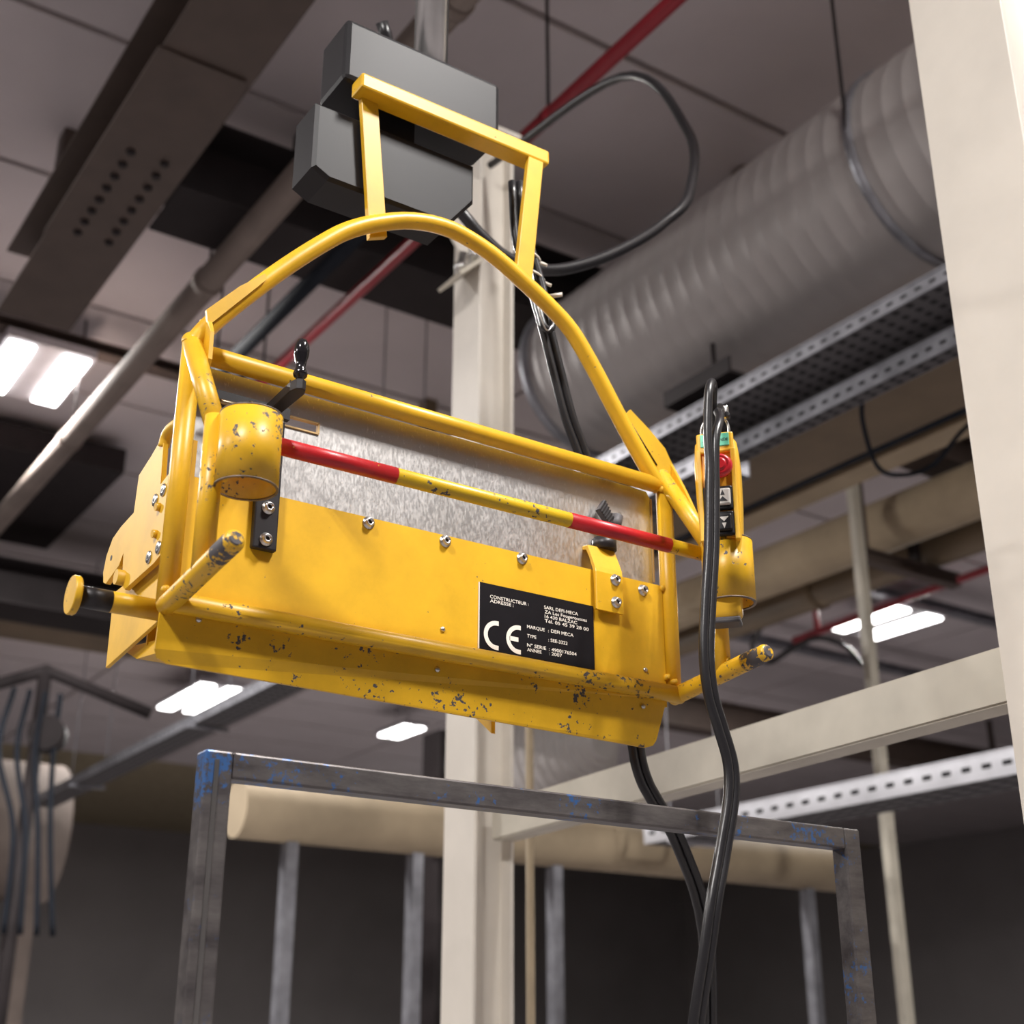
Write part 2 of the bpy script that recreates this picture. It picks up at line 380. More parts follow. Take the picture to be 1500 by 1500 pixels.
tube(bm, pts, rad, 48)
for f in bm.faces: f.smooth = False
part('ribbed_reducer', bm, 'duct', d2)
t = thing('duct_bracket', (3.88, 4.1, 4.44), 'dark angle bracket beneath the huge spiral duct', 'bracket')
part('hanger_rod', tube(NB(), [(3.90, 4.1, 4.455), (3.90, 4.1, 4.70)], .012, 8), 'dark', t)
part('angle', prism(NB(), [(3.80, 4.44), (3.98, 4.44), (3.98, 4.455), (3.815, 4.455), (3.815, 4.52), (3.80, 4.52)], 'y', 3.9, 4.35), 'dark', t)

# perforated cable trays
def cable_tray(label, x0, x1, z, y0, y1, h, side_mat, bot_mat, rows, rods, slot_pitch=0.07, beam_x=None, group=None):
    t = thing('cable_tray', ((x0 + x1) / 2, (y0 + y1) / 2, z), label, 'cable tray', group)
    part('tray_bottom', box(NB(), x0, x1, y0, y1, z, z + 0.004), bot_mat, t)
    for s, x in ((0, x0), (1, x1)):
        sd = part('side_rail', box(NB(), x - .003, x + .003, y0, y1, z, z + h), side_mat, t)
        part('side_lip', box(NB(), x - .008, x + .008, y0, y1, z + h, z + h + .008), side_mat, t)
        bm = NB(); y = y0 + .05
        while y < y1 - .05:
            box(bm, x - .0045, x + .0045, y, y + slot_pitch * .45, z + h * .42, z + h * .62); y += slot_pitch
        sl = part('slots', bm, 'slot', sd); sl['kind'] = 'stuff'
    bm = NB(); y = y0 + .05
    while y < y1 - .05:
        for k in range(rows):
            xc = x0 + (k + .5) * (x1 - x0) / rows
            box(bm, xc - (x1 - x0) / rows * .28, xc + (x1 - x0) / rows * .28, y, y + slot_pitch * .4, z - .0012, z)
        y += slot_pitch
    sl = part('slots', bm, 'slot', t); sl['kind'] = 'stuff'
    for y in rods:
        xb = beam_x or x1 + .05
        part('support_bar', box(NB(), x0 - .01 if beam_x else x0 - .05, xb, y - .015, y + .015, z - .03, z - .002), side_mat, t)
        if beam_x: part('hanger', box(NB(), xb - .03, xb, y - .015, y + .015, z - .002, 4.40), side_mat, t)
        else:
            for x in (x0 - .035, x1 + .035): part('hanger_rod', rod_to_ceiling(NB(), x, y, z - .02, .006), side_mat, t)
    return t
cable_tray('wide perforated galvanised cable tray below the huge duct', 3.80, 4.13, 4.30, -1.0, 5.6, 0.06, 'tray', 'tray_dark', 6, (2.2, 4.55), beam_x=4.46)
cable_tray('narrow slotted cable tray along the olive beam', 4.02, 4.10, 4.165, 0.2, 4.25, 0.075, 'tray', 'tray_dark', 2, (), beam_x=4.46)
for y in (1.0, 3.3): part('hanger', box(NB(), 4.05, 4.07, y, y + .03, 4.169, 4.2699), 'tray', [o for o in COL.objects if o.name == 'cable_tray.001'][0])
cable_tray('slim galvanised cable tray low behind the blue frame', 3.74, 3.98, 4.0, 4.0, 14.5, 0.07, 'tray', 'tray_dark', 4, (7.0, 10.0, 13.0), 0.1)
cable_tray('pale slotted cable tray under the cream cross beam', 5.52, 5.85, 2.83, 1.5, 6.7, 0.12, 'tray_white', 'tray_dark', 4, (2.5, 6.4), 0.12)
# olive beam, dark pipe, beige ledge on the right
t = thing('roof_beam', (4.66, 3, 4.4), 'broad olive brown beam under the cable trays', 'beam')
part('beam', box(NB(), 4.40, 4.90, -2, 8.6, 4.40, 4.75), 'olive', t)
for y in (0.8, 4.5, 8): part('hanger', box(NB(), 4.6, 4.7, y, y + .1, 4.75, ZC - .05), 'olive', t)
long_pipe('conduit', 'dark blue conduit along the edge of the olive beam', 4.93, 4.42, -2, 8.6, 0.032, 'bluedark', (), (0.8, 4.5, 8.2))
t = thing('ledge_beam', (5.27, 3, 4.5), 'beige ledge beam beside the dark blue conduit', 'beam')
part('beam', ibeam(NB(), 'y', -2, 9.2, 5.28, 4.5, 4.62, 0.17), 'beige', t)
for y in (1.3, 5.0, 8.2): part('hanger', box(NB(), 5.26, 5.3, y, y + .05, 4.62, ZC - .05), 'beige', t)
# cream pipe right with its brown twin
long_pipe('ceiling_pipe', 'thick cream pipe resting on the post bracket', 7.25, 5.12, -1, 10.2, 0.19, 'beige', (3.9, 8.5), (2, 9.8))
long_pipe('ceiling_pipe', 'brown pipe under the thick cream pipe', 7.62, 4.98, -1, 10.2, 0.13, 'olive', (7.0,), (2.4, 9.4))
t = thing('pipe_post', (6.84, 5.88, 0), 'thin cream vertical post with a pipe bracket arm', 'post')
part('post', box(NB(), 6.80, 6.88, 5.85, 5.91, 0, 5.4, 0.006), 'cream2', t)
part('upper_post', box(NB(), 6.885, 6.925, 5.86, 5.90, 4.85, 5.55), 'brown', t)
part('arm', ibeam(NB(), 'x', 6.88, 7.85, 5.88, 4.74, 4.84, 0.09), 'brown', t)
part('clamp', box(NB(), 7.40, 7.44, 5.84, 5.92, 4.84, 5.0), 'dark', t)
t = thing('cross_beam', (7.2, 5.5, 5.4), 'short dark brown cross beam above the thick cream pipe', 'beam')
part('beam', ibeam(NB(), 'x', 6.3, 9.4, 5.5, 5.42, 5.7, 0.3), 'brown', t)
for x in (6.6, 9.0): part('hanger', box(NB(), x, x + .06, 5.46, 5.53, 5.7, ZC - .05), 'brown', t)
# red pipe on the right with its dropper
t = thing('sprinkler_pipe', (9.78, 8, 5.6), 'red sprinkler pipe beside the light behind the cream post', 'pipe')
part('pipe', tube(NB(), [(9.6, 4.0, 5.6), (9.97, 9.55, 5.6)], 0.035, 14), 'redpipe', t)
part('riser', tube(NB(), [(9.95, 9.2, 5.6), (9.95, 9.2, ZC - .056)], 0.03, 12), 'redpipe', t)
part('riser', tube(NB(), [(9.62, 4.4, 5.6), (9.62, 4.4, ZC - .056)], 0.03, 12), 'redpipe', t)
for lab, yy, x0, x1, zz in (('grey ceiling rail past the light behind the cream post', 8.8, 10.0, 16.0, 6.0), ('grey ceiling rail beyond the wavy black cable', 10.75, 8.0, 15.5, 6.0)):
    t = thing('ceiling_rail', ((x0 + x1) / 2, yy, zz), lab, 'rail')
    part('rail', ibeam(NB(), 'x', x0, x1, yy, zz - .03, zz + .06, 0.12), 'tray', t)
    for x in (x0 + .5, x1 - .5): part('hanger', box(NB(), x, x + .03, yy - .015, yy + .015, zz + .06, ZC - .05), 'tray', t)
t = thing('roof_beam', (13.5, 10, 5.3), 'grey-brown beam far behind the cream cross beam', 'beam')
part('beam', ibeam(NB(), 'x', 8.5, 20, 12.5, 5.35, 5.75, 0.3), 'brown', t)
for x in (10, 17): part('hanger', box(NB(), x, x + .06, 12.47, 12.53, 5.75, ZC - .05), 'brown', t)
# beige corrugation strips under the ceiling, right of the duct
t = thing('corrugated_strip', (6.3, 4.8, 6.08), 'row of beige corrugation slats under the ceiling beside the huge duct', 'ceiling slats')
for y in (4.26, 4.40, 4.54, 4.70, 4.87, 5.04): part('slat', box(NB(), 5.5, 7.2, y, y + .105, 6.08, 6.248, .01), 'beige', t)
# hanging cables of the ceiling
def cable(name, pts, r, mat, label, cat='cable', n=8, group=None):
    return solo(name, tube(NB(), spline(pts, n), r, 10), mat, label, cat, group)
cable('power_cable', [(4.16, 3.45, 4.36), (4.17, 3.47, 4.28), (4.30, 3.60, 4.2), (4.55, 3.75, 4.1), (4.85, 3.85, 4.17), (5.02, 3.80, 4.25), (5.05, 3.62, 4.38), (5.2, 3.5, 4.51)], 0.011, 'bluedark', 'thin dark cable looping down from the trays to the ledge')
cable('power_cable', [(7.78, 7.7, 4.98), (7.81, 7.85, 4.93), (8.0, 8.15, 4.86), (8.45, 8.43, 4.87), (8.65, 8.30, 5.0), (8.72, 8.06, 5.05), (9.0, 8.0, 5.0), (9.44, 8.2, 4.95), (9.7, 8.3, 5.2), (9.75, 8.35, 5.57)], 0.025, 'rubber', 'wavy black cable below the light behind the cream post')

# ------------------------------------------------------------------ gantry: columns and cross beam
def hcolumn(label, x, y, wx, wy, tf, mat, h):
    t = thing('column', (x + wx / 2, y + wy / 2, 0), label, 'column')
    part('flange', box(NB(), x, x + tf, y, y + wy, 0.02, h, 0.002), mat, t)
    part('flange', box(NB(), x + wx - tf, x + wx, y, y + wy, 0.02, h, 0.002), mat, t)
    part('web', box(NB(), x + tf, x + wx - tf, y + wy * .30, y + wy * .30 + tf, 0.02, h), mat, t)
    part('base_plate', box(NB(), x - .08, x + wx + .08, y - .08, y + wy + .08, 0, .02), mat, t)
    part('cap_plate', box(NB(), x - .02, x + wx + .02, y - .02, y + wy + .02, h, h + .02), mat, t)
    return t
colm = hcolumn('cream steel column with a bolted bracket, standing behind the gripper', 2.066, 3.258, 0.137, 0.163, 0.012, 'cream', 4.6)
br = part('bracket_plate', prism(NB(), [(1.80, 4.33), (1.86, 4.38), (2.066, 4.38), (2.066, 4.05), (2.03, 4.045), (1.99, 4.07)], 'y', 3.262, 3.272), 'cream', colm)
part('bracket_foot', prism(NB(), [(1.975, 3.955), (2.066, 4.045), (2.066, 4.062), (1.965, 3.963)], 'y', 3.22, 3.36), 'cream2', colm)
nut = mesh_of(lathe(NB(), [(0.012, -.045), (0.012, -.02), (0.02, -.02), (0.02, 0), (0.012, 0), (.012, .04)], 12), 'bolt', 'steel')
for x, z in ((2.035, 4.075), (1.985, 4.01)): inst('bolt', nut, colm, (x, 3.245, z), (R(20), 0, 0))
colr = hcolumn('broad cream steel column on which the cream cross beam ends', 1.934, 1.175, 0.22, 0.205, 0.014, 'cream', 4.6)
bm = NB(); tube(bm, [(1.998, 1.37, 2.2145), (2.15, 3.30, 2.2145)], 0.0714, 4)   # square box beam, turned flat
bmesh.ops.delete(bm, geom=bm.verts[:], context='VERTS')
dv = Vector((0.152, 1.86, 0)).normalized(); sv = Vector((dv.y, -dv.x, 0))
ring = []
for p in (Vector((1.98, 1.382, 0)), Vector((2.125, 3.256, 0))):
    ring.append([bm.verts.new((p.x + sv.x * a, p.y + sv.y * a, zz)) for a, zz in ((0, 2.164), (0.07, 2.164), (0.07, 2.265), (0, 2.265))])
for i in range(4): bm.faces.new((ring[0][i], ring[0][(i + 1) % 4], ring[1][(i + 1) % 4], ring[1][i]))
bm.faces.new(ring[0]); bm.faces.new(ring[1])
bmesh.ops.bevel(bm, geom=bm.edges[:], offset=0.004, segments=2, affect='EDGES')
solo('cross_beam', bm, 'cream2', 'stained cream box beam between the two cream columns', 'beam')

# ------------------------------------------------------------------ far clutter under the gripper
t = thing('support_pole', (2.45, 3.62, 0), 'thin tan pole beside the cream bracketed column', 'pole')
part('pole', tube(NB(), [(2.62, 3.78, 0), (2.62, 3.78, 2.66)], 0.014, 12), 'beige', t); t.location = (2.62, 3.78, 0)
for c in t.children: c.location = (2.45 - 2.62, 3.62 - 3.78, 0)
t = thing('machine_column', (6.0, 9.9, 0), 'black machine mast with orange drum behind the cream column', 'machine')
part('mast', box(NB(), 5.86, 6.14, 9.8, 10.1, 0, 4.2, .02), 'dark', t)
part('drum', tube(NB(), [(6.0, 9.78, 3.72), (6.45, 9.78, 3.72)], 0.16, 20), 'beige', t)
part('red_arm', box(NB(), 5.6, 5.98, 9.7, 9.8, 3.28, 3.36), 'redpipe', t)
t = thing('cable_rig', (3.0, 11.7, 0), 'dark tangle of hoses and a hanging reel far on the left', 'hose rig')
part('mast', tube(NB(), [(3.0, 11.7, 0), (3.0, 11.7, 4.7)], 0.06, 12), 'dark', t)
part('boom', tube(NB(), [(1.6, 12.0, 4.1), (3.0, 11.7, 4.7), (3.9, 11.5, 4.4)], 0.055, 12), 'dark', t)
part('reel', tube(NB(), [(3.04, 11.6, 4.15), (3.14, 11.8, 4.15)], 0.15, 24), 'dark', t)
for k in range(4):
    part('hose', tube(NB(), spline([(2.75 + k * .13, 11.65, 4.5), (2.68 + k * .15, 11.6, 3.95), (2.86 + k * .1, 11.5, 3.3), (2.92 + k * .13, 11.6, 2.5)]), 0.024, 8), 'bluedark', t)
t = thing('storage_tank', (2.9, 15.6, 0), 'pale grey tank far behind the hose rig', 'tank')
part('body', tube(NB(), [(1.6, 15.6, 3.9), (4.3, 15.6, 3.9)], 0.75, 32), 'pipegrey', t)
for x in (2.7, 4.0): part('leg', box(NB(), x, x + .15, 15.3, 15.9, 0, 3.3), 'pipegrey', t)
t = thing('far_window', (12.8, 22.0, 2.4), 'bright window far behind the blue frame, a glowing pane on an added stand', 'window')  # bright far window, built as a glowing pane on an added stand
part('stand', box(NB(), 12.75, 12.85, 22.05, 22.15, 0, 4.9), 'housing', t)
part('tube', box(NB(), 12.72, 12.88, 21.97, 22.04, 4.1, 4.95), 'glow', t); t.location = (12.8, 22.1, 0)  # the window's glowing pane
for c in t.children: c.location = (0, -0.1, 2.4)
t = thing('assembly_line', (5.2, 6.9, 0), 'cream conveyor cover behind the blue frame', 'conveyor')
part('cover', tube(NB(), [(2.9, 7.0, 2.85), (7.6, 7.0, 2.85)], 0.16, 24), 'beige', t)
for x in (3.2, 4.0, 5.0, 7.2): part('leg', box(NB(), x, x + .07, 6.96, 7.04, 0, 2.72), 'tray', t)

# ------------------------------------------------------------------ blue scratched frame in the foreground
fx, fy, fz = 0.617, 1.597, 1.955
t = thing('steel_frame', (1.1, fy, 0), 'scratched steel frame with worn blue paint under the yellow gripper', 'frame')
part('top_bar', box(NB(), fx + .037, 1.75, fy, fy + .032, fz - .034, fz, .003), 'blue', t)
part('upright', box(NB(), fx, fx + .037, fy, fy + .032, 0.03, fz, .003), 'blue', t)
part('upright', box(NB(), 1.75, 1.787, fy, fy + .032, 0.03, fz, .003), 'blue', t)
part('bottom_bar', box(NB(), fx + .037, 1.75, fy, fy + .032, 0.3, 0.334, .003), 'blue', t)
part('weld_seam', box(NB(), fx + .012, fx + .018, fy - .0015, fy + .001, 0.05, fz - .012), 'steel', t)
for x in (fx - .03, 1.72): part('foot', box(NB(), x, x + .1, fy - .25, fy + .28, 0, .03, .004), 'blue', t)

# ------------------------------------------------------------------ THE YELLOW GRIPPER
XL, XR, YP, YF = 0.575, 1.455, 1.677, 1.555          # left/right post, rear plane, front post plane
TR = 0.0145
G = thing('lifting_gripper', (1.014, 1.62, 2.06), 'yellow tubular lifting gripper with steel sheet and red striped bar', 'lifting gripper')
arch = [(.572, 2.545), (.600, 2.592), (.655, 2.663), (.716, 2.735), (.772, 2.795), (.812, 2.832), (.861, 2.864), (.93, 2.895), (1.005, 2.906), (1.085, 2.888), (1.159, 2.852), (1.212, 2.822), (1.258, 2.788), (1.305, 2.728), (1.345, 2.668), (1.385, 2.610), (1.425, 2.556), (1.447, 2.530)]
part('arch_tube', tube(NB(), spline([(x, YP, z) for x, z in arch], 4), TR, 20), 'yel', G)
part('top_tube', tube(NB(), [(XL, YP, 2.540), (XR - .005, YP, 2.536)], TR, 20), 'yel', G)
for x in (XL, XR):
    part('rear_post', tube(NB(), [(x, YP, 2.158), (x, YP, 2.548)], TR, 20), 'yel', G)
    part('slant_tube', tube(NB(), [(x, YP + .006, 2.560), (x, YF + .004, 2.378)], TR, 20), 'yel_worn', G)
    part('front_post', tube(NB(), [(x, YF, 2.385), (x, YF, 2.168)], TR, 20), 'yel_worn' if x < 1 else 'yel', G)
    hb = part('handle_bar', tube(NB(), spline([(x, YP, 2.155), (x, 1.60, 2.163), (x, 1.50, 2.174), (x, 1.462, 2.178), (x, 1.452, 2.179), (x, 1.448, 2.1795)], 3), [TR] * 10 + [TR * .97, TR * .95, TR * .9, TR * .8, TR * .62, TR * .3], 18), 'yel_chipped', G)
    part('rubbed_grip', tube(NB(), [(x, 1.500, 2.174), (x, 1.462, 2.178), (x, 1.4535, 2.1789), (x, 1.4475, 2.1796)], [TR * 1.01, TR * 1.01, TR * .93, TR * .55], 18), 'yel_bare', hb, 'grip end rubbed down to dark steel')
part('bottom_rail', tube(NB(), [(XL - .004, YP - .016, 2.157), (XR + .004, YP - .016, 2.155)], TR * .98, 20), 'yel_worn', G)
def weld(p, s=0.008):
    bm = NB(); bmesh.ops.create_icosphere(bm, subdivisions=1, radius=s)
    for v in bm.verts: v.co *= random.uniform(.75, 1.2)
    for f in bm.faces: f.smooth = True
    return mesh_of(bm, 'weld_bead', 'yel_clean')
wb = weld(0)
for p in ((XL + .012, YF - .008, 2.377), (XL + .014, YF - .013, 2.296), (XL, YF - .012, 2.182), (XL - .006, YP - .012, 2.174), (XR + .002, YF - .012, 2.186), (XR - .008, YP - .013, 2.176),
          (XR - .016, YP - .003, 2.343), (XR - .012, YP - .01, 2.525), (XR - .03, YP - .006, 2.555), (XL + .004, YP - .014, 2.52), (XR - .015, YP - .004, 2.185)):
    inst('weld_bead', wb, G, p, (random.random() * 3, random.random() * 3, 0))
# gussets wrapping the upper corners
def gusset(s):
    x = lambda d: (XL - d) if s < 0 else (XR + d)
    bm = NB()
    wing1 = [(x(-.085), 2.652), (x(-.072), 2.668), (x(-.03), 2.640), (x(.005), 2.612), (x(.020), 2.585), (x(.022), 2.55), (x(0), 2.535), (x(-.03), 2.565)]
    prism(bm, wing1, 'y', YP - .003, YP + .003)
    return bm
part('gusset', prism(NB(), [(.588, 2.575), (.583, 2.600), (.630, 2.655), (.668, 2.690), (.672, 2.682), (.655, 2.660)], 'y', YP - .022, YP - .016), 'yel', G)
part('gusset', prism(NB(), [(1.648, 2.50), (1.640, 2.515), (1.642, 2.56), (1.660, 2.592), (1.692, 2.602), (1.692, 2.575)], 'x', XL + .012, XL + .018), 'yel', G)
g = part('gusset', gusset(1), 'yel', G)
part('gusset', prism(NB(), [(1.680, 2.535), (1.682, 2.598), (1.664, 2.565), (1.64, 2.52), (1.60, 2.435), (1.596, 2.418), (1.606, 2.42)], 'x', XR + .016, XR + .022), 'yel', G)
part('seam', tube(NB(), [(1.375, YP - .0045, 2.648), (1.438, YP - .0045, 2.572)], .0014, 6), 'ink', g, 'dark unpainted seam')
# lower panel, flange, sheet
pan = part('panel', box(NB(), XL + .012, XR - .016, YP - .002, YP + .003, 2.135, 2.347), 'yel', G)
bm = NB()
fl = [(.566, 2.150, 0), (.566, 2.095, 0), (.572, 2.084, .003), (.585, 2.079, .004), (1.398, 2.0645, .004), (1.412, 2.069, .003), (1.418, 2.078, .002), (1.437, 2.148, 0)]
A = [bm.verts.new((x, YP - .005 + dy + (2.15 - z) * .10, z)) for x, z, dy in fl]; B = [bm.verts.new((x, YP - .001 + dy + (2.15 - z) * .10, z)) for x, z, dy in fl]
bm.faces.new(A); bm.faces.new(list(reversed(B)))
for i in range(len(fl)): bm.faces.new((A[i], B[i], B[(i + 1) % 8], A[(i + 1) % 8]))
part('lower_flange', bm, 'yel_worn', G)
# galvanised sheet with slot and corner cut: built from boards around the openings
bm = NB(); ys, ye = 1.698, 1.7015
def quad_sheet(poly): prism(bm, poly, 'y', ys, ye)
quad_sheet([(.585, 2.34), (.715, 2.34), (.715, 2.532), (.585, 2.532)])
quad_sheet([(.715, 2.34), (.790, 2.34), (.790, 2.472), (.715, 2.472)])
quad_sheet([(.715, 2.490), (.790, 2.490), (.790, 2.532), (.715, 2.532)])
quad_sheet([(.790, 2.34), (1.306, 2.34), (1.306, 2.531), (.790, 2.532)])
quad_sheet([(1.306, 2.412), (1.345, 2.412), (1.345, 2.531), (1.306, 2.531)])
quad_sheet([(1.345, 2.34), (1.438, 2.34), (1.440, 2.515), (1.432, 2.529), (1.345, 2.531)])
bmesh.ops.remove_doubles(bm, verts=bm.verts[:], dist=1e-5)
part('steel_sheet', bm, 'galv', G, 'spangled galvanised steel sheet')
for z0, z1, x0, x1 in ((2.4885, 2.491, .715, .791), (2.471, 2.4735, .735, .791), (2.4725, 2.49, .789, .7915)):
    part('slot_edge', box(NB(), x0, x1, ys - .002, ye + .002, z0, z1), 'ply', G, 'bare ochre edge of the slot')
part('sheet_edge', box(NB(), 1.4395, 1.442, ys - .002, ye + .002, 2.36, 2.516), 'ply', G)
# bolts: socket head cap screws along the panel
def cap_screw(r=0.0068, h=0.0085):
    bm = NB(); n = 18
    lathe(bm, [(r * 1.45, 0), (r * 1.45, .0016), (r, .0016), (r, h * .85), (r * .88, h), (r * .58, h), (r * .58, h * .45)], n)
    bmesh.ops.rotate(bm, verts=bm.verts[:], cent=(0, 0, 0), matrix=Matrix.Rotation(R(90), 3, 'X'))
    return bm
screw = mesh_of(cap_screw(), 'bolt', 'steel')
hexm = NB(); lathe(hexm, [(.0040, 0), (.0040, .0002)], 6); bmesh.ops.rotate(hexm, verts=hexm.verts[:], cent=(0, 0, 0), matrix=Matrix.Rotation(R(90), 3, 'X'))
hexs = mesh_of(hexm, 'hex_socket', 'ink')
def screw_at(parent, x, y, z, me=None):
    o = inst('bolt', me or screw, parent, (x, y, z))
    h = bpy.data.objects.new('hex_socket', hexs); COL.objects.link(h); h.parent = o; h.location = (0, -.0042, 0)
for x, z in ((.87, 2.338), (1.004, 2.337), (1.148, 2.338), (1.396, 2.331)): screw_at(G, x, YP - .002, z)
rivet = NB(); lathe(rivet, [(.0045, 0), (.0044, .001), (.003, .0028), (.001, .0034)], 12); bmesh.ops.rotate(rivet, verts=rivet.verts[:], cent=(0, 0, 0), matrix=Matrix.Rotation(R(90), 3, 'X'))
rivet = mesh_of(rivet, 'rivet', 'steel')
for x, y, z in ((1.003, YP - .002, 2.195), (1.395, YP - .002, 2.192), (.994, YP - .004, 2.131), (1.386, YP - .004, 2.129), (.62, YP - .004, 2.143)): inst('rivet', rivet, G, (x, y, z))
# rating plate with its print
PX0, PX1, PZ0, PZ1 = 1.067, 1.288, 2.1755, 2.2825; PYF = YP - .0045
pl = part('data_plate', box(NB(), PX0, PX1, PYF, YP - .002, PZ0, PZ1), 'plate_black', G, 'black rating plate with cream print')
part('plate_edge', box(NB(), PX0 - .0012, PX0, PYF, YP - .002, PZ0, PZ1), 'plate_white', pl)
W, H = PX1 - PX0, PZ1 - PZ0
def put_text(s, u0, u1, v, cap=0.0062):
    me = text_mesh(s, (u1 - u0) * W, cap, 'plate_white')
    o = bpy.data.objects.new('lettering', me); COL.objects.link(o); o.parent = pl
    o.rotation_euler = (R(90), 0, 0); o.location = Vector((PX0 + u0 * W, PYF - .0005, PZ1 - v * H)) - G.location
for s, u0, u1, v in (('CONSTRUCTEUR :', .085, .415, .215), ('ADRESSE :', .085, .285, .280), ('SARL DEFI-MECA', .55, .855, .205), ('ZA Les Fougerousses', .555, .935, .275),
                     ('16 430 BALZAC', .555, .845, .345), ('Tél. 05 45 39 28 00', .555, .95, .415), ('MARQUE', .40, .555, .56), (':', .585, .590, .56), ('DEFI MECA', .61, .81, .555),
                     ('TYPE', .40, .48, .70), (':', .585, .590, .70), ('SEE-3322', .605, .755, .70), ('N° SERIE', .40, .565, .84), (':', .590, .595, .84), ('4900176504', .612, .835, .84),
                     ('ANNEE', .40, .525, .91), (':', .590, .595, .905), ('2007', .612, .705, .905)):
    put_text(s, u0, u1, v, .0054)
def ce_arc(cx, cz, ro, ri, mid=False):
    bm = NB(); n = 20; A = []; B = []
    for k in range(n + 1):
        t = R(90 + 180 * k / n)
        A.append(bm.verts.new((cx + ro * math.cos(t), PYF - .0006, cz + ro * math.sin(t)))); B.append(bm.verts.new((cx + ri * math.cos(t), PYF - .0006, cz + ri * math.sin(t))))
    for k in range(n): bm.faces.new((A[k], A[k + 1], B[k + 1], B[k]))
    def q(x0, x1, z0, z1): bm.faces.new([bm.verts.new((x, PYF - .0006, z)) for x, z in ((x0, z0), (x1, z0), (x1, z1), (x0, z1))])
    e = ro * .18
    q(cx, cx + e, cz + ri, cz + ro); q(cx, cx + e, cz - ro, cz - ri)
    if mid: q(cx - ri - .001, cx - ri * .02, cz - (ro - ri) / 2, cz + (ro - ri) / 2)
    return bm
zc = PZ1 - .765 * H
part('ce_letter', ce_arc(PX0 + .140 * W, zc, .0232, .0160), 'plate_white', pl); part('ce_letter', ce_arc(PX0 + .327 * W, zc, .0232, .0160, True), 'plate_white', pl)
# striped bar between the front posts
YB, ZB = 1.538, 2.358
bar = part('warning_bar', tube(NB(), [(.60, YB, ZB), (1.448, YB, ZB)], .0118, 20), 'yel_bar', G, 'yellow bar with two red bands')
for a, b_ in ((.648, .838), (1.141, 1.339)): part('red_band', tube(NB(), [(a, YB, ZB), (b_, YB, ZB)], .0121, 20, True), 'red_bar', bar)
# holder cups
part('holder_cup', hollow(NB(), (.613, 1.526, 2.281), (.613, 1.526, 2.384), .0415, .0388, 48), 'yel_chipped', G)
part('holder_cup', hollow(NB(), (1.434, 1.505, 2.268), (1.434, 1.505, 2.372), .0415, .0375, 48), 'yel_worn', G)
for cx, cy, zz in ((.613, 1.526, 2.281), (.613, 1.526, 2.384), (1.434, 1.505, 2.268), (1.434, 1.505, 2.372)):
    part('cup_rim', hollow(NB(), (cx, cy, zz - .0009), (cx, cy, zz + .0009), .0418, .0385 if cx < 1 else .0373, 48), 'rim_steel', G, 'bare worn rim')
# black strap with crank
st = part('black_strap', box(NB(), .684, .722, 1.664, YP - .002, 2.258, 2.462, .003), 'black_steel', G, 'black flat steel strap')
for z in (2.321, 2.273): screw_at(st, .704, 1.664, z)
part('black_bar', box(NB(), .605, .735, 1.680, 1.690, 2.474, 2.492), 'black_steel', G)
ck = part('crank_arm', prism(NB(), [(.688, 1.672), (.686, 1.575), (.690, 1.562), (.697, 1.558), (.704, 1.562), (.708, 1.575), (.706, 1.672)], 'z', 2.463, 2.480, .0015), 'black_steel', G, 'black steel crank arm')
bm = lathe(NB(), [(.006, 0), (.006, .006), (.0095, .007), (.0105, .011), (.0085, .016), (.0068, .022), (.0080, .030), (.0105, .040), (.0112, .048), (.0100, .057), (.0068, .064), (.002, .067)], 24)
bmesh.ops.translate(bm, verts=bm.verts[:], vec=(.697, 1.568, 2.480)); part('crank_handle', bm, 'black_gloss', ck, 'glossy black turned crank grip')
bm = lathe(NB(), [(.0058, 0), (.0058, .0065)], 16); bmesh.ops.translate(bm, verts=bm.verts[:], vec=(.697, 1.568, 2.480)); part('grip_collar', bm, 'brass', ck)
bm = tube(NB(), [(.62, 1.668, 2.468), (.69, 1.668, 2.470)], .004, 10); part('crank_screw', bm, 'brass', ck, 'greasy brass screw')
bm = tube(NB(), [(.664, 1.668, 2.470), (.668, 1.668, 2.470)], .010, 14); tube(bm, [(.676, 1.668, 2.470), (.686, 1.668, 2.470)], .007, 6); part('crank_nut', bm, 'brass', ck)
# clamp bracket with ribbed knob
prof = [(1.669, 2.276), (1.669, 2.340), (1.672, 2.352), (1.681, 2.372), (1.688, 2.388), (1.712, 2.392), (1.712, 2.398), (1.684, 2.394), (1.676, 2.374), (1.6665, 2.352), (1.6635, 2.342), (1.6635, 2.276)]
cb = part('clamp_bracket', prism(NB(), prof, 'x', 1.288, 1.345, .0012), 'yel', G)
for z in (2.333, 2.294): screw_at(cb, 1.328, 1.6635, z)
kn = part('clamp_nut', tube(NB(), [(1.328, 1.690, 2.393), (1.328, 1.690, 2.413)], .021, 24), 'black_steel', cb)
part('clamp_stud', tube(NB(), [(1.332, 1.685, 2.41), (1.336, 1.683, 2.45)], .007, 12), 'black_steel', cb)
part('clamp_lever', prism(NB(), [(1.308, 2.461), (1.331, 2.436), (1.342, 2.448), (1.321, 2.481)], 'y', 1.676, 1.688, .001), 'tray_dark', cb, 'grey ribbed clamp lever')
for k in range(6):
    f = k / 6; a0 = (1.309 + .021 * f, 2.460 - .023 * f); a1 = (1.3215 + .019 * f, 2.479 - .030 * f)
    part('rib', prism(NB(), [a0, (a0[0] + .0018, a0[1] - .0018), (a1[0] + .0016, a1[1] - .0022), a1], 'y', 1.674, 1.676), 'black_steel', cb)
part('clamp_hub', tube(NB(), [(1.343, 1.680, 2.432), (1.350, 1.680, 2.458)], .0105, 18), 'tray_dark', cb)
